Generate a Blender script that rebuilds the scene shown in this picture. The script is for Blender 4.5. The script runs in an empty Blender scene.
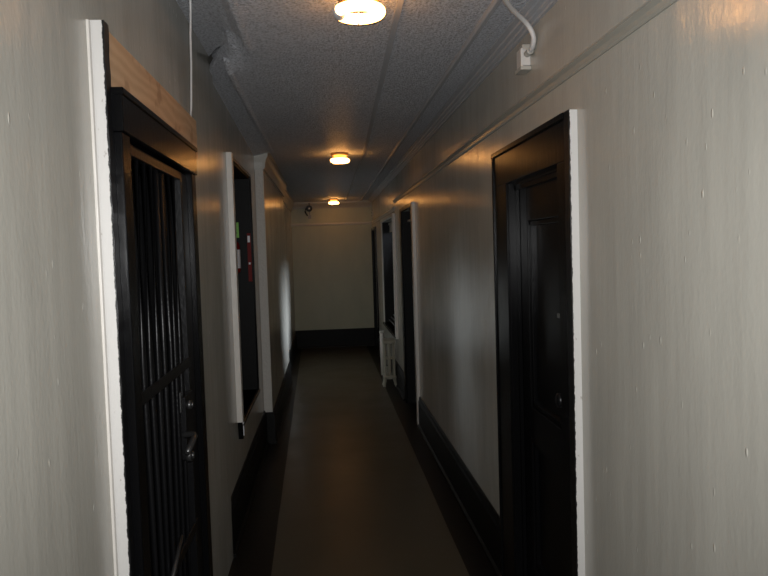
import bpy, bmesh, math, random
from mathutils import Vector, Matrix
random.seed(7)
S = bpy.context.scene
C = S.collection
PI = math.pi

# ------------------------------------------------------------------ helpers
def box(bm, x0, x1, y0, y1, z0, z1):
    v = [bm.verts.new((x, y, z)) for x in (x0, x1) for y in (y0, y1) for z in (z0, z1)]
    for f in ((0, 1, 3, 2), (4, 6, 7, 5), (0, 4, 5, 1), (2, 3, 7, 6), (0, 2, 6, 4), (1, 5, 7, 3)):
        bm.faces.new([v[i] for i in f])

def prism_y(bm, prof, y0, y1):
    """closed (x,z) outline swept along y"""
    a = [bm.verts.new((x, y0, z)) for x, z in prof]
    b = [bm.verts.new((x, y1, z)) for x, z in prof]
    n = len(prof)
    for i in range(n):
        j = (i + 1) % n
        bm.faces.new((a[i], a[j], b[j], b[i]))
    bm.faces.new(a); bm.faces.new(b[::-1])

def prism_x(bm, prof, x0, x1):
    """closed (y,z) outline swept along x"""
    a = [bm.verts.new((x0, y, z)) for y, z in prof]
    b = [bm.verts.new((x1, y, z)) for y, z in prof]
    n = len(prof)
    for i in range(n):
        j = (i + 1) % n
        bm.faces.new((a[i], a[j], b[j], b[i]))
    bm.faces.new(a); bm.faces.new(b[::-1])

def tube(bm, pts, r, seg=10, squash=None):
    pts = [Vector(p) for p in pts]
    rings = []
    up = Vector((0, 0, 1))
    for i, p in enumerate(pts):
        t = (pts[min(i + 1, len(pts) - 1)] - pts[max(i - 1, 0)]).normalized()
        u = t.cross(up)
        if u.length < 1e-3:
            u = t.cross(Vector((0, 1, 0)))
        u.normalize(); w = u.cross(t).normalized()
        rr = r[i] if isinstance(r, (list, tuple)) else r
        ring = []
        for k in range(seg):
            a = 2 * PI * k / seg
            ring.append(bm.verts.new(p + u * (rr * math.cos(a)) + w * (rr * math.sin(a))))
        rings.append(ring)
    for i in range(len(rings) - 1):
        for k in range(seg):
            l = (k + 1) % seg
            f = bm.faces.new((rings[i][k], rings[i][l], rings[i + 1][l], rings[i + 1][k])); f.smooth = True
    bm.faces.new(rings[0][::-1]); bm.faces.new(rings[-1])

def lathe(bm, prof, cx, cy, seg=28, z0=0):
    """(r,z) profile about a vertical axis"""
    rings = []
    for r, z in prof:
        if r < 1e-6:
            rings.append([bm.verts.new((cx, cy, z0 + z))])
        else:
            rings.append([bm.verts.new((cx + r * math.cos(2 * PI * k / seg), cy + r * math.sin(2 * PI * k / seg), z0 + z)) for k in range(seg)])
    for a, b in zip(rings, rings[1:]):
        for k in range(seg):
            l = (k + 1) % seg
            if len(a) == 1 and len(b) == 1: continue
            if len(a) == 1: f = bm.faces.new((a[0], b[l], b[k]))
            elif len(b) == 1: f = bm.faces.new((a[k], a[l], b[0]))
            else: f = bm.faces.new((a[k], a[l], b[l], b[k]))
            f.smooth = True

def torus(bm, cx, cy, cz, R, r, a0=0, a1=2 * PI, seg=48, rs=14):
    full = abs(a1 - a0 - 2 * PI) < 1e-6
    n = seg if full else seg + 1
    rings = []
    for i in range(n):
        a = a0 + (a1 - a0) * i / seg
        rings.append([bm.verts.new((cx + (R + r * math.cos(b)) * math.cos(a), cy + (R + r * math.cos(b)) * math.sin(a), cz + r * math.sin(b)))
                      for b in (2 * PI * k / rs for k in range(rs))])
    m = n if full else n - 1
    for i in range(m):
        A, B = rings[i], rings[(i + 1) % n]
        for k in range(rs):
            l = (k + 1) % rs
            f = bm.faces.new((A[k], B[k], B[l], A[l])); f.smooth = True
    if not full:
        bm.faces.new(rings[0]); bm.faces.new(rings[-1][::-1])

def obj(name, fill, m, parent=None, bevel=0):
    bm = bmesh.new(); fill(bm)
    bmesh.ops.recalc_face_normals(bm, faces=bm.faces)
    if parent is not None:
        bmesh.ops.translate(bm, verts=bm.verts, vec=-Vector(WORLD[parent.name]))
    me = bpy.data.meshes.new(name); bm.to_mesh(me); bm.free()
    me.materials.append(m)
    o = bpy.data.objects.new(name, me); C.objects.link(o)
    WORLD[o.name] = (0, 0, 0)
    if parent is not None:
        o.parent = parent
        WORLD[o.name] = WORLD[parent.name]
    if bevel:
        b = o.modifiers.new('bevel', 'BEVEL'); b.width = bevel; b.segments = 2; b.limit_method = 'ANGLE'; b.angle_limit = math.radians(40)
    return o
WORLD = {}

def tag(o, label, cat, group=None, kind=None):
    o['label'] = label; o['category'] = cat
    if group: o['group'] = group
    if kind: o['kind'] = kind
    return o

def root(name, loc, label, cat, group=None, kind=None):
    o = bpy.data.objects.new(name, None); C.objects.link(o)
    o.location = loc; o.empty_display_size = .1
    WORLD[o.name] = tuple(loc)
    return tag(o, label, cat, group, kind)

def copy_tree(src, loc, label):
    r = src.copy(); C.objects.link(r); r.location = loc; r['label'] = label
    WORLD[r.name] = tuple(loc)
    for ch in [c for c in src.children]:
        c = ch.copy(); C.objects.link(c); c.parent = r
        for g in [q for q in ch.children]:
            d = g.copy(); C.objects.link(d); d.parent = c
    return r

# ------------------------------------------------------------------ materials
class NT:
    def __init__(s, name):
        s.m = bpy.data.materials.new(name); s.m.use_nodes = True
        s.t = s.m.node_tree; s.n = s.t.nodes; s.b = s.n['Principled BSDF']
    def node(s, typ, **kw):
        n = s.n.new(typ)
        for k, v in kw.items():
            if k.startswith('i_'): n.inputs[k[2:].replace('_', ' ')].default_value = v
            else: setattr(n, k, v)
        return n
    def link(s, a, b): s.t.links.new(a, b)
    def pos(s, scale=(1, 1, 1)):
        g = s.node('ShaderNodeNewGeometry'); m = s.node('ShaderNodeMapping'); m.inputs['Scale'].default_value = scale
        s.link(g.outputs['Position'], m.inputs['Vector']); return m.outputs['Vector']
    def noise(s, scale, detail=3, vec=(1, 1, 1), rough=.5):
        n = s.node('ShaderNodeTexNoise'); n.inputs['Scale'].default_value = scale; n.inputs['Detail'].default_value = detail
        n.inputs['Roughness'].default_value = rough
        s.link(s.pos(vec), n.inputs['Vector']); return n.outputs['Fac']
    def ramp(s, fac, stops):
        r = s.node('ShaderNodeValToRGB'); e = r.color_ramp.elements
        while len(e) < len(stops): e.new(.5)
        for el, (p, c) in zip(e, stops):
            el.position = p; el.color = c if len(c) == 4 else (*c, 1)
        s.link(fac, r.inputs['Fac']); return r.outputs['Color']
    def mix(s, fac, a, b, mode='MIX'):
        m = s.node('ShaderNodeMix', data_type='RGBA', blend_type=mode)
        for sock, v in ((m.inputs[0], fac), (m.inputs[6], a), (m.inputs[7], b)):
            if hasattr(v, 'default_value'): s.link(v, sock)
            elif isinstance(v, tuple): sock.default_value = v if len(v) == 4 else (*v, 1)
            else: sock.default_value = v
        return m.outputs[2]
    def math(s, op, a, b=0.0):
        m = s.node('ShaderNodeMath', operation=op)
        for sock, v in zip(m.inputs, (a, b)):
            if hasattr(v, 'default_value'): s.link(v, sock)
            else: sock.default_value = v
        return m.outputs[0]
    def bump(s, h, strength, dist, normal=None):
        b = s.node('ShaderNodeBump'); b.inputs['Strength'].default_value = strength; b.inputs['Distance'].default_value = dist
        s.link(h, b.inputs['Height'])
        if normal is not None: s.link(normal, b.inputs['Normal'])
        return b.outputs['Normal']
    def out(s, col=None, rough=None, normal=None, spec=None, metal=None):
        for key, v in (('Base Color', col), ('Roughness', rough), ('Normal', normal), ('Specular IOR Level', spec), ('Metallic', metal)):
            if v is None: continue
            if hasattr(v, 'default_value'): s.link(v, s.b.inputs[key])
            elif isinstance(v, tuple): s.b.inputs[key].default_value = (*v, 1)
            else: s.b.inputs[key].default_value = v
        return s.m

def m_wall(name, col, rough=.21):
    t = NT(name)
    streak = t.noise(11, 3, (1, 1, .12))
    peel = t.noise(85, 3, (1, 1, .6))
    lump = t.noise(4.2, 5, (1, 1, .40), .6)
    v = t.node('ShaderNodeTexVoronoi', feature='F1'); v.inputs['Scale'].default_value = 24
    t.link(t.pos((1, 1, .45)), v.inputs['Vector'])
    speck = t.ramp(v.outputs['Distance'], [(.05, (1, 1, 1)), (.12, (0, 0, 0))])
    gate = t.ramp(t.noise(5, 2), [(.47, (0, 0, 0)), (.56, (1, 1, 1))])
    sp = t.mix(1.0, speck, gate, 'MULTIPLY')
    base = t.mix(lump, tuple(c * .80 for c in col), tuple(min(1, c * 1.16) for c in col))
    base = t.mix(t.math('MULTIPLY', sp, .5), base, tuple(min(1, c * 1.5) for c in col))
    n = t.bump(streak, .30, .009)
    n = t.bump(peel, .20, .0026, n)
    n = t.bump(sp, .6, .003, n)
    r = t.math('ADD', t.math('MULTIPLY', lump, .16), rough - .08)
    return t.out(base, r, n, .5)

def m_ceiling():
    t = NT('popcorn plaster')
    a = t.noise(88, 4, rough=.65)
    v = t.node('ShaderNodeTexVoronoi', feature='SMOOTH_F1'); v.inputs['Scale'].default_value = 105
    t.link(t.pos(), v.inputs['Vector'])
    h = t.math('SUBTRACT', a, t.math('MULTIPLY', v.outputs['Distance'], .55))
    n = t.bump(h, 1.0, .06)
    pit_shade = t.ramp(t.noise(95, 3, rough=.7), [(.38, (.58, .58, .58)), (.53, (1, 1, 1))])  # dark speckle in the colour, painted in as shade between popcorn grains
    col = t.mix(t.noise(1.6, 4), (.84, .86, .92), (.92, .94, .99))
    col = t.mix(1.0, col, pit_shade, 'MULTIPLY')
    return t.out(col, .50, n, .45)

def m_plain(name, col, rough=.5, bumpy=.15, scale=60, metal=0, spec=.5, dist=.002, vec=(1, 1, 1)):
    t = NT(name)
    f = t.noise(scale, 3, vec)
    return t.out(t.mix(f, tuple(c * .88 for c in col), tuple(min(1, c * 1.1) for c in col)), rough, t.bump(f, bumpy, dist), spec, metal)

def m_paint_edge(name, axis_edge, sign):
    """white painted return whose front is black: the brushed boundary wanders"""
    t = NT(name)
    g = t.node('ShaderNodeNewGeometry'); sx = t.node('ShaderNodeSeparateXYZ'); t.link(g.outputs['Position'], sx.inputs[0])
    w = t.math('MULTIPLY', t.math('SUBTRACT', t.noise(34, 4, (0, 0, 1), .7), .5), .013)
    d = t.math('MULTIPLY', t.math('ADD', t.math('SUBTRACT', sx.outputs[0], axis_edge), w), sign * 900)
    d = t.math('MINIMUM', t.math('MAXIMUM', d, 0.0), 1.0)
    chip = t.ramp(t.noise(42, 4, (1, 1, .5), .6), [(.66, (0, 0, 0)), (.70, (1, 1, 1))])
    white = t.mix(chip, (.56, .545, .52), (.36, .33, .30))
    n = t.bump(t.noise(60, 3, (1, 1, .4)), .3, .003)
    return t.out(t.mix(d, white, (.0035, .0035, .004)), .38, n, .5)

WALL = (.43, .415, .365)
M = {}
M['wall'] = m_wall('gloss cream wall paint', WALL)
M['endwall'] = m_wall('end wall paint', (.42, .42, .29), .45)
M['ceil'] = m_ceiling()
M['trim'] = m_plain('painted moulding', (.42, .405, .36), .38, .3, 70)
M['ceiltrim'] = m_plain('painted ceiling moulding', (.42, .43, .45), .6, .6, 120, dist=.004)
M['casing'] = m_plain('pale painted casing', (.62, .59, .54), .36, .4, 55, vec=(1, 1, .35), dist=.003)
M['black'] = m_plain('black gloss paint', (.003, .003, .0033), .24, .18, 48, spec=.12, vec=(1, 1, .3), dist=.003)
M['blackflat'] = m_plain('worn black paint', (.003, .003, .003), .5, .3, 70, spec=.15)
M['base'] = m_plain('black baseboard paint', (.004, .004, .0035), .5, .25, 40, spec=.16)
M['iron'] = m_plain('black painted iron', (.004, .004, .0045), .34, .5, 90, spec=.25)
M['dull'] = m_plain('dull dark metal', (.10, .10, .10), .35, .3, 120, metal=.8)
M['steel'] = m_plain('worn steel', (.42, .41, .40), .32, .3, 120, metal=.9)
M['brass'] = m_plain('brassy lamp pan', (.45, .27, .12), .35, .2, 80, metal=.6)
M['cable'] = m_plain('grey white cable', (.58, .57, .56), .45, .2, 80)
M['boxgrey'] = m_plain('painted metal box', (.60, .58, .55), .4, .3, 60)
M['radiator'] = m_plain('cream radiator paint', (.34, .33, .26), .36, .4, 60)
M['red'] = m_plain('red enamel', (.15, .006, .005), .5, .1, 60, spec=.15)
M['green'] = m_plain('green tag', (.18, .45, .06), .5, .1, 60)
M['label'] = m_plain('white label', (.72, .72, .74), .5, .1, 60)
M['sill'] = m_plain('grey window rail', (.22, .22, .22), .4, .2, 60)
M['edge_l'] = m_paint_edge('white return with black face left', -.5125, 1)
M['edge_r'] = m_paint_edge('white return with black face right', .7895, -1)

t = NT('raw plywood')
w = t.node('ShaderNodeTexWave', wave_type='BANDS', bands_direction='Z'); w.inputs['Scale'].default_value = 9; w.inputs['Distortion'].default_value = 6
w.inputs['Detail'].default_value = 3; w.inputs['Detail Scale'].default_value = 1.1
t.link(t.pos((1, .35, 1)), w.inputs['Vector'])
col = t.ramp(w.outputs['Fac'], [(0, (.50, .32, .185)), (.6, (.545, .36, .215)), (1, (.58, .395, .24))])
knot = t.ramp(t.noise(7, 3, (1, 1, 1.3)), [(.60, (0, 0, 0)), (.66, (1, 1, 1))])
col = t.mix(t.math('MULTIPLY', knot, .5), col, (.26, .13, .06))
M['ply'] = t.out(col, .55, t.bump(w.outputs['Fac'], .15, .001), .4)

t = NT('worn linoleum')
a = t.noise(2.2, 5); b = t.noise(160, 2)
col = t.mix(a, (.045, .037, .022), (.070, .057, .034)); col = t.mix(t.math('MULTIPLY', b, .4), col, (.032, .026, .016))
M['lino'] = t.out(col, t.math('ADD', t.math('MULTIPLY', a, .22), .22), t.bump(t.noise(9, 3), .12, .004), .45)
M['floor'] = m_plain('black painted floor', (.0045, .004, .0035), .42, .25, 25, spec=.2)

t = NT('lamp tube')
t.b.inputs['Base Color'].default_value = (.9, .88, .82, 1)
t.b.inputs['Emission Color'].default_value = (1, .44, .11, 1)
t.b.inputs['Emission Strength'].default_value = 17
M['tube'] = t.m

t = NT('window pane')
for n in list(t.n):
    if n.type == 'BSDF_PRINCIPLED': t.n.remove(n)
tr = t.node('ShaderNodeBsdfTransparent'); gl = t.node('ShaderNodeBsdfGlossy'); gl.inputs['Roughness'].default_value = .03
fr = t.node('ShaderNodeFresnel'); fr.inputs['IOR'].default_value = 1.45
mx = t.node('ShaderNodeMixShader'); t.link(fr.outputs[0], mx.inputs[0]); t.link(tr.outputs[0], mx.inputs[1]); t.link(gl.outputs[0], mx.inputs[2])
t.link(mx.outputs[0], t.n['Material Output'].inputs['Surface'])
M['pane'] = t.m

# ------------------------------------------------------------------ dimensions
XL, XL2, XL3, XL4, XR = -.542, -.560, -.492, -.542, .813
YC = 3.80          # left wall steps back a little here
YP = 6.10          # near face of the pilaster
YQ = 9.0           # pilaster wall ends
Y0, Y1 = -1.6, 12.2
ZC = 2.46
TW = .26           # wall thickness

# ------------------------------------------------------------------ shell
def f_floor(bm): box(bm, XL2 - TW, XR + TW, Y0 - .2, Y1 + .2, -.1, 0)
tag(obj('floor', f_floor, M['floor']), 'black painted corridor floor along both walls', 'floor', kind='structure')

def f_runner(bm):
    n = 40
    for z in (0, .004):
        pass
    L = lambda y: -.272 - .0149 * y
    rows = []
    for i in range(n + 1):
        y = Y0 + .1 + (Y1 - Y0 - .1) * i / n
        l, r = L(y) + random.uniform(-.002, .002), .648 + random.uniform(-.002, .002)
        rows.append([bm.verts.new(p) for p in ((l, y, 0), (l, y, .004), (r, y, .004), (r, y, 0))])
    for a, b in zip(rows, rows[1:]):
        for k in range(4):
            bm.faces.new((a[k], a[(k + 1) % 4], b[(k + 1) % 4], b[k]))
    bm.faces.new(rows[0]); bm.faces.new(rows[-1][::-1])
tag(obj('linoleum_runner', f_runner, M['lino']), 'long worn olive-brown linoleum runner down the middle of the dark floor', 'flooring')

def f_ceiling(bm): box(bm, -.42, .64, Y0 - .2, Y1 + .2, ZC, ZC + .08)
def f_ceil_all(bm):
    # flat field, edge following the left cornice panels
    box(bm, -.285, .64, Y0 - .2, 3.10, ZC, ZC + .3)
    box(bm, -.285, .64, 3.10, Y1 + .2, ZC, ZC + .3)
    box(bm, -.410, -.285, 3.45, Y1 + .2, ZC, ZC + .3)
    box(bm, .64, XR + TW, Y0 - .2, Y1 + .2, ZC + .004, ZC + .3)
    box(bm, XL2 - TW, -.285, Y0 - .2, 3.95, 2.68, ZC + .3)
    box(bm, XL2 - TW, -.410, 3.10, Y1 + .2, 2.66, ZC + .3)
    box(bm, XL2 - TW, -.410, YP + .02, Y1 + .2, ZC, 2.66)
tag(obj('ceiling', f_ceil_all, M['ceil']), 'grey popcorn-plastered corridor ceiling with a seam along it', 'ceiling', kind='structure')

def wall_with_holes(x0, x1, y0, y1, z1, holes):
    def f(bm):
        y = y0
        for a, b, lo, hi in holes:
            if a > y: box(bm, x0, x1, y, a, 0, z1)
            if lo > 0: box(bm, x0, x1, a, b, 0, lo)
            box(bm, x0, x1, a, b, hi, z1)
            y = b
        if y < y1: box(bm, x0, x1, y, y1, 0, z1)
    return f
GATE = (1.90, 2.78, 0, 1.925)
WIN1 = (4.40, 5.62, .56, 2.195)
DOOR2 = (2.38, 3.07, 0, 1.875)
DOOR3 = (6.58, 7.45, 0, 2.0)
WIN2 = (8.36, 10.10, .60, 2.0)
DOOR4 = (11.36, 12.12, 0, 1.945)

def f_left(bm):
    wall_with_holes(XL - TW, XL, Y0, YC, 2.70, [GATE])(bm)
    wall_with_holes(XL2 - TW, XL2, YC, YP, 2.70, [WIN1])(bm)
    box(bm, XL3 - TW, XL3, YP, YQ, 0, 2.70)
    box(bm, XL4 - TW, XL4, YQ, Y1 + .1, 0, 2.70)
tag(obj('wall_left', f_left, M['wall']), 'glossy cream left corridor wall with gate, window and pilaster', 'wall', kind='structure')
tag(obj('wall_right', wall_with_holes(XR, XR + TW, Y0, Y1 + .1, ZC + .1, [DOOR2, DOOR3, WIN2, DOOR4]), M['wall']),
    'glossy cream right corridor wall with picture rail and three openings', 'wall', kind='structure')
tag(obj('wall_end', lambda bm: box(bm, XL2 - TW, XR + TW, Y1, Y1 + .2, 0, ZC + .1), M['endwall']),
    'olive-cream wall closing the far end of the corridor', 'wall', kind='structure')
tag(obj('wall_back', lambda bm: box(bm, XL2 - TW, XR + TW, Y0 - .2, Y0, 0, 2.72), M['wall']),
    'plain cream wall closing the corridor behind the viewer', 'wall', kind='structure')

# ---- left ceiling cornice: two sloped textured panels that break at a jog
def slab(bm, pts, th=.03):
    a = [bm.verts.new(p) for p in pts]
    b = [bm.verts.new((p[0], p[1], p[2] + th)) for p in pts]
    n = len(a)
    bm.faces.new(a); bm.faces.new(b[::-1])
    for i in range(n):
        j = (i + 1) % n
        bm.faces.new((a[i], a[j], b[j], b[i]))
def cove(x):
    pts = [(-.265, 2.457), (-.285, 2.462), (-.345, 2.525), (-.42, 2.565), (-.48, 2.585), (-.56, 2.600)]
    for (xa, za), (xb, zb) in zip(pts, pts[1:]):
        if x >= xb: return za + (zb - za) * (x - xa) / (xb - xa)
    return 2.6
def sheet(bm, rows, th=.03):
    V = [[bm.verts.new(p) for p in row] for row in rows]
    for a, b in zip(V, V[1:]):
        for k in range(len(a) - 1): bm.faces.new((a[k], a[k + 1], b[k + 1], b[k]))
    ret = bmesh.ops.extrude_face_region(bm, geom=bm.faces[:])
    bmesh.ops.translate(bm, verts=[v for v in ret['geom'] if isinstance(v, bmesh.types.BMVert)], vec=(0, 0, th))
def crack(x):   # the wandering crack between the two panels: y for a given x
    pts = [(-.26, 3.070), (-.345, 3.085), (-.40, 3.11), (-.425, 3.40), (-.475, 3.51), (-.57, 3.79)]
    for (xa, a), (xb, b) in zip(pts, pts[1:]):
        if x >= xb: return a + (b - a) * (x - xa) / (xb - xa)
    return 3.79
XS = [-.268, -.285, -.315, -.345, -.38, -.40, -.425, -.45, -.475, -.52, -.553]
def f_corn_near(bm):
    sheet(bm, [[(x, Y0, cove(x)) for x in XS], [(x, crack(x) - .005, cove(x)) for x in XS]])
def f_corn_far(bm):
    n = 14
    xs = [-.40, -.425, -.45, -.475, -.52, -.571]
    rows = []
    for k in range(n + 1):
        u = k / n
        row = []
        for x in xs:
            w_ = (x + .40) / (-.171)
            y = crack(x) + .004
            z0 = cove(-.40) + (2.522 - cove(-.40)) * w_; z1 = 2.450 - .032 * w_
            row.append((x, y + (YP + .02 - y) * u, z0 + (z1 - z0) * u))
        rows.append(row)
    sheet(bm, rows)
def f_corn_ramp(bm):
    rows = []
    for k in range(9):
        u = k / 8
        rows.append([(x, (crack(x) + .004) + (3.47 - crack(x) - .004) * u, cove(x) + (ZC - .001 - cove(x)) * (1 - (1 - u) ** 1.5)) for x in (-.275, -.285, -.315, -.345, -.38, -.41)])
    sheet(bm, rows)
tag(obj('trim_13', f_corn_ramp, M['ceil']), 'small textured ceiling patch just beyond the crack, left of nearest lamp', 'ceiling patch', kind='structure')
tag(obj('trim_1', f_corn_near, M['ceil']), 'sloping textured cornice panel left above the barred gate', 'cornice', kind='structure')
tag(obj('trim_2', f_corn_far, M['ceil']), 'sloping textured cornice panel beyond the jog, left of ceiling', 'cornice', kind='structure')

def f_bead(bm):
    for pts in ([(-.283, Y0, 0), (-.283, 3.068, 0)], [(-.411, 3.36, .03), (-.412, 3.47, 0), (-.412, YP + .03, 0)]):
        prof = [(-.016, .01), (-.016, -.006), (-.008, -.013), (.008, -.013), (.016, -.005), (.016, .01)]
        R_ = [[bm.verts.new((x + a, y, ZC + dz + b)) for a, b in prof] for x, y, dz in pts]
        for A, B in zip(R_, R_[1:]):
            for k in range(6): bm.faces.new((A[k], A[(k + 1) % 6], B[(k + 1) % 6], B[k]))
        bm.faces.new(R_[0]); bm.faces.new(R_[-1][::-1])
tag(obj('trim_3', f_bead, M['ceil']), 'thin bead moulding along the left edge of the ceiling', 'moulding', kind='structure')
def f_corn_last(bm):
    # crown above the pilaster wall, with return on the near face
    def crown(x, a, b):
        prism_y(bm, [(x, ZC - .15), (x + .018, ZC - .15), (x + .022, ZC - .115), (x + .030, ZC - .075), (x + .044, ZC - .045), (x + .048, ZC - .018), (x + .060, ZC - .016), (x + .060, ZC + .02), (x, ZC + .02)], a, b)
    crown(XL3, YP - .03, YQ + .02)
    crown(XL4, YQ + .02, Y1)
    prism_x(bm, [(YP, ZC - .15), (YP - .012, ZC - .15), (YP - .014, ZC - .12), (YP - .018, ZC - .09), (YP - .018, ZC - .05), (YP - .024, ZC + .02), (YP, ZC + .02)], XL2, XL3 + .005)
tag(obj('trim_4', f_corn_last, M['trim']), 'crown moulding wrapping the pilaster and the far left wall', 'moulding', kind='structure')

def f_crown_r(bm):
    x = XR
    prism_y(bm, [(x, ZC - .035), (x - .012, ZC - .035), (x - .014, ZC - .026), (x - .026, ZC - .024), (x - .028, ZC - .016), (x - .045, ZC - .014), (x - .048, ZC - .006), (x - .07, ZC - .004), (x - .072, ZC + .02), (x, ZC + .02)], Y0, Y1)
tag(obj('trim_5', f_crown_r, M['ceiltrim']), 'stepped crown moulding where the right wall meets the ceiling', 'moulding', kind='structure')
def f_strip_r(bm):
    prism_y(bm, [(.612, ZC + .01), (.612, ZC - .010), (.620, ZC - .016), (.632, ZC - .014), (.640, ZC - .003), (.645, ZC - .003), (.645, ZC + .01)], Y0, Y1)
tag(obj('trim_6', f_strip_r, M['ceiltrim']), 'narrow raised moulding along the right side of the ceiling', 'moulding', kind='structure')
def f_batten(bm):
    pts = [(.262, Y0), (.29, 2.5), (.367, 6.0), (.372, Y1)]
    for (xa, ya), (xb, yb) in zip(pts, pts[1:]):
        v = [bm.verts.new(p) for p in ((xa - .011, ya, ZC - .005), (xa + .011, ya, ZC - .005), (xb + .011, yb, ZC - .005), (xb - .011, yb, ZC - .005),
                                      (xa - .014, ya, ZC + .004), (xa + .014, ya, ZC + .004), (xb + .014, yb, ZC + .004), (xb - .014, yb, ZC + .004))]
        for f in ((0, 1, 2, 3), (0, 4, 5, 1), (3, 2, 6, 7), (1, 5, 6, 2), (0, 3, 7, 4), (4, 7, 6, 5)): bm.faces.new([v[i] for i in f])
tag(obj('trim_7', f_batten, M['ceiltrim']), 'thin batten covering the long ceiling seam right of the lamps', 'batten', kind='structure')
def f_crown_end(bm):
    y = Y1
    prism_x(bm, [(y, ZC - .11), (y - .02, ZC - .11), (y - .03, ZC - .08), (y - .07, ZC - .03), (y - .08, ZC + .02), (y, ZC + .02)], XL4, XR)
tag(obj('trim_8', f_crown_end, M['trim']), 'crown moulding above the far end wall', 'moulding', kind='structure')

# ---- picture rail
def rail_prof(x, z, s): # s: direction into the room
    return [(x, z + .042), (x + s * .010, z + .042), (x + s * .022, z + .035), (x + s * .024, z + .026), (x + s * .012, z + .018), (x + s * .010, z + .006), (x + s * .006, z), (x, z)]
M['rail'] = m_plain('darker rail paint', (.34, .325, .28), .30, .3, 60, vec=(1, .2, 1))  # rail tone is darker than the wall and the other mouldings
tag(obj('trim_9', lambda bm: prism_y(bm, rail_prof(XR, 2.143, -1), Y0, 8.25), M['rail']), 'cream picture rail running along the right wall above the doors', 'picture rail', kind='structure')
tag(obj('trim_10', lambda bm: prism_y(bm, rail_prof(XR, 2.060, -1), 8.25, Y1), M['trim']), 'picture rail on the right wall beyond the far window', 'picture rail', kind='structure')
tag(obj('trim_11', lambda bm: prism_x(bm, [(Y1, 2.105), (Y1 - .022, 2.10), (Y1 - .024, 2.085), (Y1 - .012, 2.065), (Y1, 2.062)], XL4, XR), M['casing']), 'pale rail running across the far end wall', 'picture rail', kind='structure')

# ---- baseboards
def base_prof(x, s, h=.285):
    return [(x, 0), (x + s * .034, 0), (x + s * .033, .014), (x + s * .020, .024), (x + s * .020, h - .045), (x + s * .013, h - .03), (x + s * .011, h - .008), (x + s * .006, h), (x, h)]
def f_base_r(bm):
    for a, b in ((Y0, 2.28), (3.30, 6.42), (7.58, 9.14), (10.2, 11.26)): prism_y(bm, base_prof(XR, -1, .275), a, b)  # stretch behind the radiator is added to darken the gaps between its columns
def f_base_l(bm):
    prism_y(bm, base_prof(XL, 1), Y0, .6)
    prism_y(bm, base_prof(XL2, 1), YC, YP); prism_y(bm, base_prof(XL3, 1, .27), YP - .020, YQ); box(bm, XL2, XL3, YP - .02, YP + .002, 0, .27); prism_y(bm, base_prof(XL4, 1, .25), YQ, Y1)
tag(obj('baseboard_right', f_base_r, M['base']), 'tall black baseboard along the right wall', 'baseboard', kind='structure')
tag(obj('baseboard_left', f_base_l, M['base']), 'tall black baseboard along the left wall', 'baseboard', kind='structure')
tag(obj('baseboard_end', lambda bm: prism_x(bm, [(Y1, 0), (Y1 - .03, 0), (Y1 - .028, .02), (Y1 - .018, .03), (Y1 - .018, .26), (Y1 - .008, .305), (Y1, .305)], XL4, XR), M['base']),
    'tall black baseboard under the far end wall', 'baseboard', kind='structure')

# pilaster near face (plaster, rough)
M['pil'] = m_plain('rough pale plaster', (.52, .50, .46), .5, .9, 70, dist=.006)
tag(obj('trim_12', lambda bm: box(bm, XL2 + .001, XL3 + .003, YP - .006, YP + .02, .27, ZC - .13), M['pil'], bevel=.003), 'rough pale plaster edge of the pilaster on left wall', 'pilaster', kind='structure')

# ------------------------------------------------------------------ door 1 : barred gate on the left
d1 = root('door_1', (XL, 2.34, 0), 'black framed left doorway behind the barred gate, with white outer edge', 'door', kind='structure')
XG = -.488
def f_ret(bm):
    n = 90
    rows = []
    for i in range(n + 1):
        z = 2.172 * i / n
        j = random.uniform(-.0012, .0012)
        rows.append([bm.verts.new(p) for p in ((XL - .01, 1.796, z), (-.508 + j, 1.796, z), (-.508 + j, 1.836, z), (XL - .01, 1.836, z))])
    for a, b in zip(rows, rows[1:]):
        for k in range(4): bm.faces.new((a[k], a[(k + 1) % 4], b[(k + 1) % 4], b[k]))
    bm.faces.new(rows[0]); bm.faces.new(rows[-1][::-1])
o = obj('casing_edge', f_ret, M['edge_l'], d1); o['label'] = 'white painted casing edge with ragged black paint line'
def f_caulk(bm): box(bm, XL - .002, XL + .006, 1.776, 1.791, 0, 2.168)
obj('caulk_bead', f_caulk, M['casing'], d1, .002)
def f_case1(bm):
    box(bm, XL - .2, XG, 1.838, 1.912, 0, 1.915)          # near stile
    box(bm, XL - .2, XG, 2.772, 2.850, 0, 1.915)          # far stile
obj('frame', f_case1, M['black'], d1, .003)
def f_head1(bm):
    box(bm, XL - .2, XG + .006, 1.832, 2.856, 1.915, 2.020)
    box(bm, XL - .2, XG + .010, 1.828, 2.860, 2.004, 2.022)
obj('header', f_head1, M['black'], d1, .003)
def f_leaf1(bm):
    x = XL - .15
    box(bm, x - .045, x, 1.91, 2.775, .01, 1.915)
    for z0, z1 in ((.18, .85), (1.02, 1.80)):
        for (a, b, c, d) in ((1.99, 2.69, z1 - .02, z1), (1.99, 2.69, z0, z0 + .02), (1.99, 2.01, z0, z1), (2.67, 2.69, z0, z1)):
            box(bm, x, x + .012, a, b, c, d)
obj('door_panel', f_leaf1, M['blackflat'], d1, .002)

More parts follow.
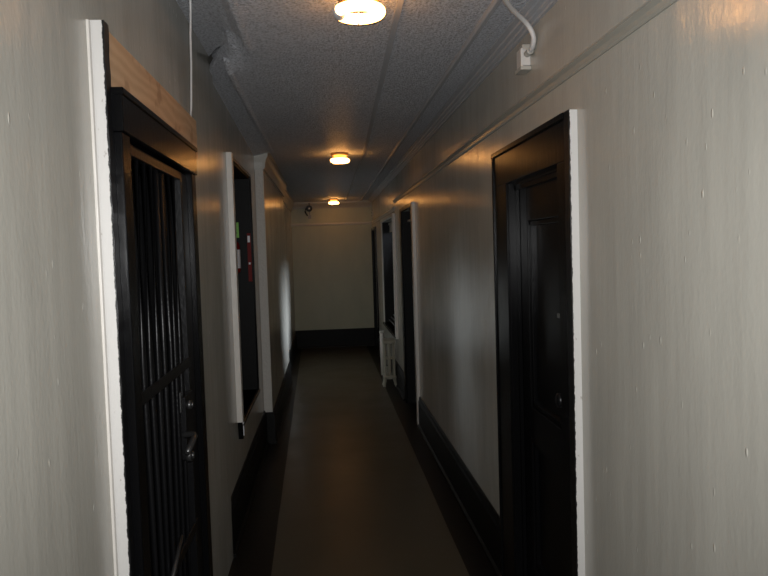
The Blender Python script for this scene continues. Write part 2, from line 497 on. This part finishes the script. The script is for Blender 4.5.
ga = root('security_gate', (XG - .02, 2.34, .03), 'black iron barred security gate standing in the left doorway under the raw plywood', 'gate')
xg = XG - .030
def f_gframe(bm):
    for y in (1.918, 2.630): box(bm, xg - .014, xg + .014, y, y + .03, .035, 1.905)
    for z in (.035, 1.875): box(bm, xg - .014, xg + .014, 1.948, 2.630, z, z + .03)
obj('gate_frame', f_gframe, M['iron'], ga, .002)
obj('lock_stile', lambda bm: box(bm, xg - .010, xg + .010, 2.662, 2.766, .035, 1.905), M['iron'], ga, .002)
for i in range(8):
    y = 1.985 + i * .082
    dx = random.uniform(-.003, .003)
    obj('bar', lambda bm: tube(bm, [(xg, y, .06), (xg + dx, y + dx, .6), (xg - dx, y, 1.3), (xg, y, 1.88)], .0085, 8), M['iron'], ga)
for z in (1.222, .62):
    obj('crossbar', lambda bm: box(bm, xg + .008, xg + .016, 1.93, 2.67, z - .017, z + .017), M['iron'], ga, .002)
lb = obj('lock_box', lambda bm: box(bm, xg - .022, xg + .022, 2.50, 2.64, .90, 1.12), M['iron'], ga, .004)
obj('keyhole_cover', lambda bm: (tube(bm, [(xg + .02, 2.545, 1.085), (xg + .034, 2.545, 1.085)], .016, 16), tube(bm, [(xg + .034, 2.545, 1.085), (xg + .04, 2.545, 1.085)], .009, 12)), M['dull'], lb)
obj('lock_cylinder', lambda bm: (tube(bm, [(xg + .02, 2.50, .918), (xg + .036, 2.50, .918)], .021, 18), tube(bm, [(xg + .036, 2.50, .918), (xg + .044, 2.50, .918)], .012, 14)), M['dull'], lb)
obj('lever_handle', lambda bm: tube(bm, [(xg + .02, 2.46, 1.0), (xg + .052, 2.46, 1.0), (xg + .060, 2.44, .998), (xg + .060, 2.34, .985), (xg + .056, 2.32, .975)], [.011, .010, .010, .011, .007], 10), M['dull'], lb)
obj('strike_plate', lambda bm: box(bm, xg + .010, xg + .016, 2.455, 2.478, 1.075, 1.145), M['dull'], ga, .003)
for z in (.35, 1.65):
    obj('hinge', lambda bm: tube(bm, [(xg + .016, 1.917, z - .04), (xg + .016, 1.917, z + .04)], .010, 10), M['iron'], ga)
obj('brace_rod', lambda bm: tube(bm, [(xg + .02, 2.13, .60), (xg + .024, 2.335, .70)], .007, 8), M['dull'], ga)

def f_ply(bm): box(bm, XL - .002, -.524, 1.838, 3.135, 2.018, 2.176)
tag(obj('plywood_board', f_ply, M['ply'], bevel=.0015), 'raw unpainted plywood board fixed above the black gate header', 'board')

def f_cab(bm):
    pts = [(-.455, 2.715, 2.548), (-.462, 2.75, 2.50), (-.475, 2.80, 2.43), (-.492, 2.89, 2.35), (-.508, 2.96, 2.27), (-.518, 3.00, 2.21), (-.526, 3.02, 2.172)]
    tube(bm, pts, .0042, 8)
tag(obj('hanging_cable', f_cab, M['cable']), 'thin pale cable dropping from left cornice to the plywood board', 'cable')

# ------------------------------------------------------------------ window 1 (left, deep black reveal)
w1 = root('window_1', (XL2, 5.0, .56), 'tall black left window with pale near casing before the pilaster', 'window', kind='structure')
ya, yb, za, zb = WIN1
o = obj('casing', lambda bm: box(bm, XL2 - .005, XL2 + .033, 4.33, 4.398, .600, 2.212), M['casing'], w1, .004); o['label'] = 'pale painted near casing board'
obj('casing', lambda bm: box(bm, XL2 - .005, XL2 + .012, yb, yb + .03, .56, 2.20), M['black'], w1, .003)
obj('head_casing', lambda bm: (box(bm, XL2 - .005, XL2 + .012, 4.40, yb + .03, zb, zb + .022)), M['black'], w1, .003)
obj('reveal', lambda bm: (box(bm, XL2 - TW - .02, XL2, yb - .012, yb, za, zb), box(bm, XL2 - TW - .02, XL2, ya, ya + .012, za, zb), box(bm, XL2 - TW - .02, XL2, ya, yb, zb - .012, zb)), M['blackflat'], w1)
obj('window_sill', lambda bm: box(bm, XL2 - TW - .02, XL2 + .018, 4.40, yb + .02, za - .025, za), M['black'], w1, .004)
def f_sash(x):
    def f(bm):
        a, b, c, d = f.r
        for (p, q, u, v) in ((a, a + .05, c, d), (b - .05, b, c, d), (a + .05, b - .05, c, c + .06), (a + .05, b - .05, d - .05, d), (a + .05, b - .05, (c + d) / 2 - .025, (c + d) / 2 + .025)):
            box(bm, x - .02, x + .02, p, q, u, v)
    return f
fs = f_sash(XL2 - TW + .03); fs.r = (ya + .012, yb - .012, za, zb - .012)
obj('sash', fs, M['black'], w1)
obj('pane', lambda bm: box(bm, XL2 - TW + .028, XL2 - TW + .032, ya + .02, yb - .02, za + .01, zb - .02), M['pane'], w1)
def f_brk(bm):
    prism_x(bm, [(4.345, .598), (4.43, .598), (4.425, .58), (4.395, .565), (4.38, .505), (4.365, .49), (4.358, .55)], XL2 - .002, XL2 + .03)
obj('sill_bracket', f_brk, M['black'], w1, .003)
o = obj('paint_chip', lambda bm: (box(bm, XL2 + .030, XL2 + .034, 4.352, 4.375, .585, .596), box(bm, XL2 + .030, XL2 + .034, 4.372, 4.378, .51, .57)), M['label'], w1); o['label'] = 'white chipped paint on the bracket'

# fire extinguisher inside the reveal against its far jamb
ex = root('fire_extinguisher', (-.684, 5.545, 1.47), 'red fire extinguisher with white label and green tag, hung in the left window recess', 'fire extinguisher')
lathe_c = (-.684, 5.545)
obj('cylinder_body', lambda bm: lathe(bm, [(0, 0), (.034, 0), (.040, .008), (.042, .03), (.042, .20), (.036, .225), (.018, .245), (.014, .26), (0, .26)], *lathe_c, 24, 1.47), M['red'], ex)
obj('paper_label', lambda bm: lathe(bm, [(.0424, .035), (.0430, .036), (.0430, .175), (.0424, .176)], *lathe_c, 24, 1.47), M['label'], ex)
obj('valve_head', lambda bm: (tube(bm, [(-.684, 5.545, 1.725), (-.684, 5.545, 1.765)], .015, 12), box(bm, -.70, -.655, 5.50, 5.555, 1.765, 1.775), box(bm, -.70, -.66, 5.505, 5.55, 1.785, 1.795)), M['iron'], ex)
obj('inspection_tag', lambda bm: box(bm, -.676, -.640, 5.502, 5.505, 1.735, 1.85), M['green'], ex, .001)
obj('hanger_bracket', lambda bm: box(bm, -.70, -.668, 5.585, 5.608, 1.60, 1.66), M['iron'], ex)
sg = root('red_plate', (-.575, 5.606, 1.42), 'narrow red vertical plate with white marks on the far black window jamb', 'sign')
obj('backing_plate', lambda bm: box(bm, -.592, -.564, 5.598, 5.608, 1.40, 1.77), M['red'], sg, .001)
obj('white_mark', lambda bm: box(bm, -.588, -.570, 5.5965, 5.599, 1.70, 1.75), M['label'], sg)
obj('white_mark', lambda bm: box(bm, -.586, -.572, 5.5965, 5.599, 1.53, 1.545), M['label'], sg)

# ------------------------------------------------------------------ door 2 (right, panelled)
d2 = root('door_2', (XR, 2.83, 0), 'black panelled right door with a white ragged-painted near casing edge', 'door', kind='structure')
def f_ret2(bm):
    n = 90; rows = []
    for i in range(n + 1):
        z = 2.030 * i / n; j = random.uniform(-.0012, .0012)
        rows.append([bm.verts.new(p) for p in ((XR + .01, 2.252, z), (.785 + j, 2.252, z), (.785 + j, 2.30, z), (XR + .01, 2.30, z))])
    for a, b in zip(rows, rows[1:]):
        for k in range(4): bm.faces.new((a[k], a[(k + 1) % 4], b[(k + 1) % 4], b[k]))
    bm.faces.new(rows[0]); bm.faces.new(rows[-1][::-1])
o = obj('casing_edge', f_ret2, M['edge_r'], d2); o['label'] = 'white painted casing edge with ragged black paint line'
def f_case2(bm):
    box(bm, .787, XR + .01, 2.30, 2.385, 0, 1.875)
    box(bm, .787, XR + .01, 3.07, 3.295, 0, 1.875)
    box(bm, .787, XR + .01, 2.30, 3.295, 1.875, 2.014)
    box(bm, .778, XR + .01, 2.30, 3.303, 2.008, 2.030)
    box(bm, .780, XR + .01, 3.282, 3.300, 0, 2.01)
    box(bm, .792, XR + .02, 3.056, 3.07, 0, 1.875)
obj('casing', f_case2, M['black'], d2, .003)
obj('jamb', lambda bm: (box(bm, XR, XR + .16, 3.06, 3.07, 0, 1.875), box(bm, XR, XR + .16, 2.38, 2.39, 0, 1.875), box(bm, XR, XR + .16, 2.38, 3.07, 1.862, 1.875),
                        box(bm, XR + .008, XR + .022, 3.035, 3.06, 0, 1.862), box(bm, XR + .008, XR + .022, 2.39, 2.415, 0, 1.862), box(bm, XR + .008, XR + .022, 2.39, 3.06, 1.842, 1.862)), M['black'], d2)
def f_leaf2(bm):
    x = XR + .024
    a, b = 2.392, 3.058
    box(bm, x + .022, x + .05, a, b, .008, 1.858)
    for (p, q, u, v) in ((a, a + .13, .008, 1.858), (b - .13, b, .008, 1.858), (a + .13, b - .13, 1.705, 1.858), (a + .13, b - .13, .008, .24), (a + .13, b - .13, .78, .93)):
        box(bm, x, x + .04, p, q, u, v)
    for z0, z1 in ((.24, .78), (.93, 1.705)):
        for (p, q, u, v) in ((a + .13, a + .15, z0, z1), (b - .15, b - .13, z0, z1), (a + .13, b - .13, z0, z0 + .02), (a + .13, b - .13, z1 - .02, z1)):
            box(bm, x + .008, x + .03, p, q, u, v)
leaf2 = obj('door_panel', f_leaf2, M['black'], d2, .003)
lk = obj('door_lock', lambda bm: (tube(bm, [(XR + .026, 2.452, 1.355), (XR + .006, 2.452, 1.355)], .022, 18), box(bm, XR - .008, XR + .010, 2.435, 2.466, 1.348, 1.362)), M['steel'], leaf2)
obj('lock_plate', lambda bm: box(bm, XR + .018, XR + .026, 2.42, 2.452, 1.00, 1.25), M['iron'], leaf2, .002)
obj('door_knob', lambda bm: tube(bm, [(XR + .02, 2.44, 1.06), (XR + .0, 2.44, 1.06), (XR - .008, 2.44, 1.06), (XR - .018, 2.44, 1.06), (XR - .026, 2.44, 1.06)], [.012, .011, .024, .026, .012], 18), M['iron'], leaf2)
for z in (.25, 1.6):
    obj('hinge', lambda bm: tube(bm, [(XR + .018, 3.054, z - .045), (XR + .018, 3.054, z + .045)], .008, 10), M['steel'], leaf2)

# ------------------------------------------------------------------ door 3 and window 2, door 4 (far right)
d3 = root('door_3', (XR, 7.0, 0), 'tall dark doorway on right wall just before the radiator, pale casing', 'door', kind='structure')
o = obj('casing', lambda bm: box(bm, .785, XR + .005, 6.42, 6.50, 0, 2.035), M['casing'], d3, .004); o['label'] = 'pale painted near casing board'
obj('casing', lambda bm: box(bm, .793, XR + .005, 7.45, 7.56, 0, 2.035), M['black'], d3, .004)
obj('casing', lambda bm: box(bm, .793, XR + .005, 6.50, 6.585, 0, 2.035), M['black'], d3, .004)
obj('head_casing', lambda bm: box(bm, .793, XR + .005, 6.585, 7.45, 2.0, 2.035), M['black'], d3, .004)
obj('jamb', lambda bm: (box(bm, XR, XR + TW, 7.44, 7.45, 0, 2.0), box(bm, XR, XR + TW, 6.58, 6.59, 0, 2.0)), M['blackflat'], d3)
obj('transom_bar', lambda bm: box(bm, XR + .05, XR + .13, 6.59, 7.44, 1.895, 1.915), M['casing'], d3, .003)
obj('transom_panel', lambda bm: box(bm, XR + .08, XR + .10, 6.59, 7.44, 1.915, 2.0), M['trim'], d3)
def f_leaf3(bm):
    x = XR + .09
    box(bm, x + .02, x + .045, 6.59, 7.44, .008, 1.895)
    for (p, q, u, v) in ((6.59, 6.71, .008, 1.895), (7.32, 7.44, .008, 1.895), (6.71, 7.32, 1.76, 1.895), (6.71, 7.32, .008, .22), (6.71, 7.32, .85, 1.0)):
        box(bm, x, x + .03, p, q, u, v)
lf3 = obj('door_panel', f_leaf3, M['black'], d3, .003)
obj('door_knob', lambda bm: tube(bm, [(XR + .09, 6.65, .95), (XR + .07, 6.65, .95), (XR + .06, 6.65, .95), (XR + .045, 6.65, .95), (XR + .038, 6.65, .95)], [.012, .011, .026, .026, .012], 16), M['steel'], lf3)

w2 = root('window_2', (XR, 9.3, .6), 'black framed right window above the radiator near the corridor end', 'window', kind='structure')
ya, yb, za, zb = WIN2
o = obj('casing', lambda bm: box(bm, .785, XR + .005, 8.27, 8.36, .575, 2.03), M['casing'], w2, .004); o['label'] = 'pale painted near casing board'
obj('casing', lambda bm: box(bm, .800, XR + .005, yb, yb + .09, .575, 2.03), M['trim'], w2, .004)
obj('head_casing', lambda bm: box(bm, .785, XR + .005, ya, yb, zb, zb + .04), M['trim'], w2, .004)
obj('reveal', lambda bm: (box(bm, XR, XR + TW + .02, yb - .01, yb, za, zb), box(bm, XR, XR + TW + .02, ya, ya + .01, za, zb)), M['blackflat'], w2)
obj('roller_blind', lambda bm: (box(bm, XR + .10, XR + .106, ya + .012, yb - .012, 1.86, zb - .02), tube(bm, [(XR + .103, ya + .012, zb - .025), (XR + .103, yb - .012, zb - .025)], .02, 12)), M['trim'], w2)
obj('window_sill', lambda bm: box(bm, XR - .03, XR + TW + .02, ya - .06, yb + .06, za - .03, za), M['black'], w2, .004)
fs2 = f_sash(XR + TW - .03); fs2.r = (ya + .01, yb - .01, za, zb)
obj('sash', fs2, M['black'], w2)
obj('pane', lambda bm: box(bm, XR + TW - .032, XR + TW - .028, ya + .02, yb - .02, za + .01, zb - .01), M['pane'], w2)
for k in range(3):
    obj('guard_rail', lambda bm: tube(bm, [(XR + .06 + .03 * k, ya + .01, za + .03 + .035 * k), (XR + .06 + .03 * k, yb - .01, za + .03 + .035 * k)], .008, 8), M['sill'], w2)

d4 = root('door_4', (XR, 11.74, 0), 'narrow black doorway at the far right corner', 'door', kind='structure')
obj('casing', lambda bm: (box(bm, .79, XR + .005, 11.27, 11.36, 0, 1.99), box(bm, .79, XR + .005, 12.12, 12.18, 0, 1.99), box(bm, .79, XR + .005, 11.36, 12.12, 1.945, 1.99)), M['black'], d4, .003)
obj('jamb', lambda bm: (box(bm, XR - .005, XR + TW, 12.11, 12.12, 0, 1.945), box(bm, XR - .005, XR + TW, 11.36, 11.37, 0, 1.945)), M['blackflat'], d4)
lf4 = obj('door_panel', lambda bm: (box(bm, XR + .05, XR + .09, 11.372, 12.108, .008, 1.94), box(bm, XR + .035, XR + .05, 11.375, 11.47, .01, 1.93), box(bm, XR + .035, XR + .05, 12.01, 12.105, .01, 1.93), box(bm, XR + .035, XR + .05, 11.47, 12.01, .9, 1.03)), M['black'], d4, .003)
obj('door_knob', lambda bm: tube(bm, [(XR + .04, 11.43, 1.1), (XR + .02, 11.43, 1.1), (XR + .01, 11.43, 1.1), (XR - .006, 11.43, 1.1)], [.01, .01, .024, .014], 14), M['steel'], lf4)

# ------------------------------------------------------------------ radiator
ra = root('radiator', (.715, 8.9, 0), 'cream cast-iron column radiator standing under the far right window', 'radiator')
def section(y, legs):
    def f(bm):
        for x in (.660, .715, .768):
            tube(bm, [(x, y, .10), (x, y, .13), (x, y, .20), (x, y, .46), (x, y, .525), (x, y, .56)], [.018, .016, .0115, .0115, .016, .017], 10)
        for z in (.115, .535):
            tube(bm, [(.640, y, z), (.650, y, z), (.780, y, z), (.790, y, z)], [.012, .026, .026, .012], 10)
        tube(bm, [(.648, y, .335), (.782, y, .335)], .010, 8)
        tube(bm, [(.715, y - .034, .535), (.715, y + .034, .535)], .022, 10)
        tube(bm, [(.715, y - .034, .115), (.715, y + .034, .115)], .022, 10)
    return f
first = None
NSEC = 3
for i in range(NSEC):
    y = 8.40 + i * .062
    if first is None:
        first = obj('section', section(8.40, True), M['radiator'], ra)
    else:
        c = first.copy(); C.objects.link(c); c.parent = ra; c.location = (0, i * .062, 0)
for y in (8.40, 8.40 + (NSEC - 1) * .062):
    for x, s in ((.660, -1), (.768, 1)):
        obj('leg', lambda bm: tube(bm, [(x, y, .12), (x + s * .004, y, .07), (x + s * .012, y, .03), (x + s * .018, y, .006), (x + s * .018, y, 0)], [.022, .015, .013, .018, .018], 10), M['radiator'], ra)
obj('valve', lambda bm: (tube(bm, [(.715, 8.55, .115), (.715, 9.20, .115)], .014, 10), tube(bm, [(.715, 8.80, .115), (.715, 8.80, .16)], .015, 10), tube(bm, [(.715, 8.80, .16), (.715, 8.80, .175)], .028, 14)), M['radiator'], ra)
o = obj('riser_pipe', lambda bm: (tube(bm, [(.690, 9.22, 0), (.690, 9.22, .56)], .024, 14), tube(bm, [(.690, 9.22, .545), (.690, 9.22, .575)], .029, 14), tube(bm, [(.690, 9.22, .115), (.715, 9.20, .115)], .014, 10)), M['casing'], ra); o['label'] = 'pale vertical pipe behind the radiator'

# ------------------------------------------------------------------ ceiling lamps
def make_lamp(loc, label):
    r = root('ceiling_light', loc, label, 'ceiling light', 'round tube lamps along the ceiling')
    x, y, z = loc
    obj('base_pan', lambda bm: lathe(bm, [(0, 0), (.078, 0), (.078, -.012), (.070, -.026), (.046, -.036), (0, -.038)], x, y, 32, z), M['brass'], r)
    obj('tube_ring', lambda bm: torus(bm, x, y, z - .066, .069, .018, math.radians(-160), math.radians(160), 44, 14), M['tube'], r)
    obj('tube_holder', lambda bm: torus(bm, x, y, z - .066, .069, .0195, math.radians(158), math.radians(202), 10, 12), M['label'], r)
    for a in (20, 90, 160):
        ca, sa = math.cos(math.radians(a)), math.sin(math.radians(a))
        obj('clip', lambda bm: tube(bm, [(x + .050 * ca, y + .050 * sa, z - .03), (x + .054 * ca, y + .054 * sa, z - .066), (x + .066 * ca, y + .066 * sa, z - .086)], .0028, 6), M['label'], r)
    return r
l1 = make_lamp((.142, 2.43, ZC), 'nearest round white tube lamp, cut by the top of the picture')
copy_tree(l1, (.155, 6.30, ZC), 'middle round tube lamp glowing orange on the ceiling')
copy_tree(l1, (.165, 11.60, ZC), 'small farthest round tube lamp close to the end wall')

# ------------------------------------------------------------------ wire, box, fittings
jb = root('junction_box', (XR, 2.775, 2.32), 'small pale electrical box high on the right wall under the crown moulding', 'electrical box')
obj('box_body', lambda bm: box(bm, .783, XR, 2.748, 2.805, 2.295, 2.357), M['boxgrey'], jb, .003)
obj('box_cover', lambda bm: box(bm, .774, .784, 2.745, 2.808, 2.292, 2.360), M['boxgrey'], jb, .002)
obj('connector', lambda bm: (tube(bm, [(.799, 2.70, 2.338), (.799, 2.75, 2.338)], .0135, 12), box(bm, .782, XR, 2.752, 2.80, 2.357, 2.376)), M['trim'], jb, .002)
obj('mounting_tab', lambda bm: box(bm, .772, XR, 2.742, 2.825, 2.278, 2.292), M['trim'], jb, .002)
def f_wire(bm):
    P = [Vector(p) for p in ((.60, 2.37, 2.447), (.641, 2.452, 2.441), (.685, 2.535, 2.438), (.725, 2.595, 2.434), (.762, 2.637, 2.424), (.786, 2.652, 2.402), (.797, 2.652, 2.372), (.799, 2.672, 2.347), (.799, 2.703, 2.338))]
    out = []
    for i in range(len(P) - 1):
        p0, p1, p2, p3 = P[max(i - 1, 0)], P[i], P[i + 1], P[min(i + 2, len(P) - 1)]
        for k in range(5):
            u = k / 5
            out.append(.5 * ((2 * p1) + (p2 - p0) * u + (2 * p0 - 5 * p1 + 4 * p2 - p3) * u * u + (3 * p1 - p0 - 3 * p2 + p3) * u ** 3))
    out.append(P[-1])
    tube(bm, out, .0095, 10)
tag(obj('armored_cable', f_wire, M['cable']), 'thick grey cable curving from the ceiling down into the small wall box', 'cable')

ft = root('wall_fitting', (-.235, 12.17, 2.30), 'dark round fitting with hanging pale tag high on the end wall', 'fitting')
obj('bracket', lambda bm: (tube(bm, [(-.235, Y1, 2.345), (-.235, 12.09, 2.345)], .016, 12), tube(bm, [(-.235, 12.10, 2.36), (-.235, 12.10, ZC - .02)], .008, 8)), M['iron'], ft)
obj('round_body', lambda bm: tube(bm, [(-.235, 12.13, 2.345), (-.235, 12.12, 2.345), (-.235, 12.07, 2.345), (-.235, 12.055, 2.345)], [.03, .05, .052, .04], 20), M['iron'], ft)
obj('lens', lambda bm: tube(bm, [(-.235, 12.056, 2.345), (-.235, 12.048, 2.345)], .014, 12), M['label'], ft)
obj('curved_arm', lambda bm: tube(bm, [(-.265, 12.08, 2.36), (-.296, 12.08, 2.335), (-.306, 12.08, 2.30), (-.290, 12.08, 2.26), (-.265, 12.08, 2.225)], .013, 10), M['iron'], ft)
obj('hanging_tag', lambda bm: (box(bm, -.262, -.205, 12.085, 12.09, 2.175, 2.235), box(bm, -.245, -.222, 12.085, 12.09, 2.235, 2.30)), M['sill'], ft, .002)
sb = root('wall_switch', (XR, 11.9, 2.2), 'tiny box on the right wall above the far corner doorway', 'switch')
obj('plate', lambda bm: box(bm, .796, XR, 11.84, 11.96, 2.165, 2.265), M['trim'], sb, .003)
obj('button', lambda bm: (box(bm, .788, .797, 11.87, 11.93, 2.225, 2.25), box(bm, .788, .797, 11.87, 11.93, 2.18, 2.205)), M['iron'], sb, .002)

# ------------------------------------------------------------------ light
def area(name, loc, rot, sx, sy, power, col, spread):
    L = bpy.data.lights.new(name, 'AREA'); L.shape = 'RECTANGLE'; L.size = sx; L.size_y = sy; L.energy = power; L.color = col; L.spread = spread
    o = bpy.data.objects.new(name, L); C.objects.link(o); o.location = loc
    o.rotation_euler = Vector(rot).to_track_quat('-Z', 'Y').to_euler()
    return o
# daylight arriving through the two windows from the air shaft
area('daylight_left_window', (XL2 - TW - .25, 5.25, 1.75), (1.0, -.52, -.42),   .22, 1.0, .45, (.80, .88, 1.0), math.radians(26))
area('daylight_right_window', (XR + TW + .55, 9.2, 2.25), (-1, .10, -1.25), 1.2, .6, 125.0, (.80, .88, 1.0), math.radians(105))

# camera flash
YAW, PITCH, ROLL = math.radians(-4.58941), math.radians(-2.92876), math.radians(-1.8)
R = Matrix.Rotation(YAW, 3, 'Z') @ Matrix.Rotation(PI / 2 + PITCH, 3, 'X') @ Matrix.Rotation(ROLL, 3, 'Z')
fl = bpy.data.lights.new('camera_flash', 'SPOT'); fl.energy = 176; fl.spot_size = math.radians(104); fl.spot_blend = 1.0; fl.shadow_soft_size = .018; fl.color = (1, 1, 1)
fo = bpy.data.objects.new('camera_flash', fl); C.objects.link(fo)
fo.matrix_world = Matrix.Translation((-.01, .02, 1.655)) @ R.to_4x4()

# camera
cd = bpy.data.cameras.new('camera'); cd.sensor_width = 36; cd.lens = 720 / 768 * 36; cd.clip_start = .02
co = bpy.data.objects.new('camera', cd); C.objects.link(co)
co.matrix_world = Matrix.Translation((0, 0, 1.6)) @ R.to_4x4()
S.camera = co

w = bpy.data.worlds.new('world'); S.world = w; w.use_nodes = True
w.node_tree.nodes['Background'].inputs[0].default_value = (.62, .72, .85, 1)
w.node_tree.nodes['Background'].inputs[1].default_value = .05

S.view_settings.view_transform = 'Standard'; S.view_settings.look = 'None'
S.view_settings.exposure = 0; S.view_settings.gamma = 1; S.view_settings.use_curve_mapping = False
S.cycles.use_denoising = True
S.cycles.max_bounces = 8
S.cycles.sample_clamp_indirect = 4
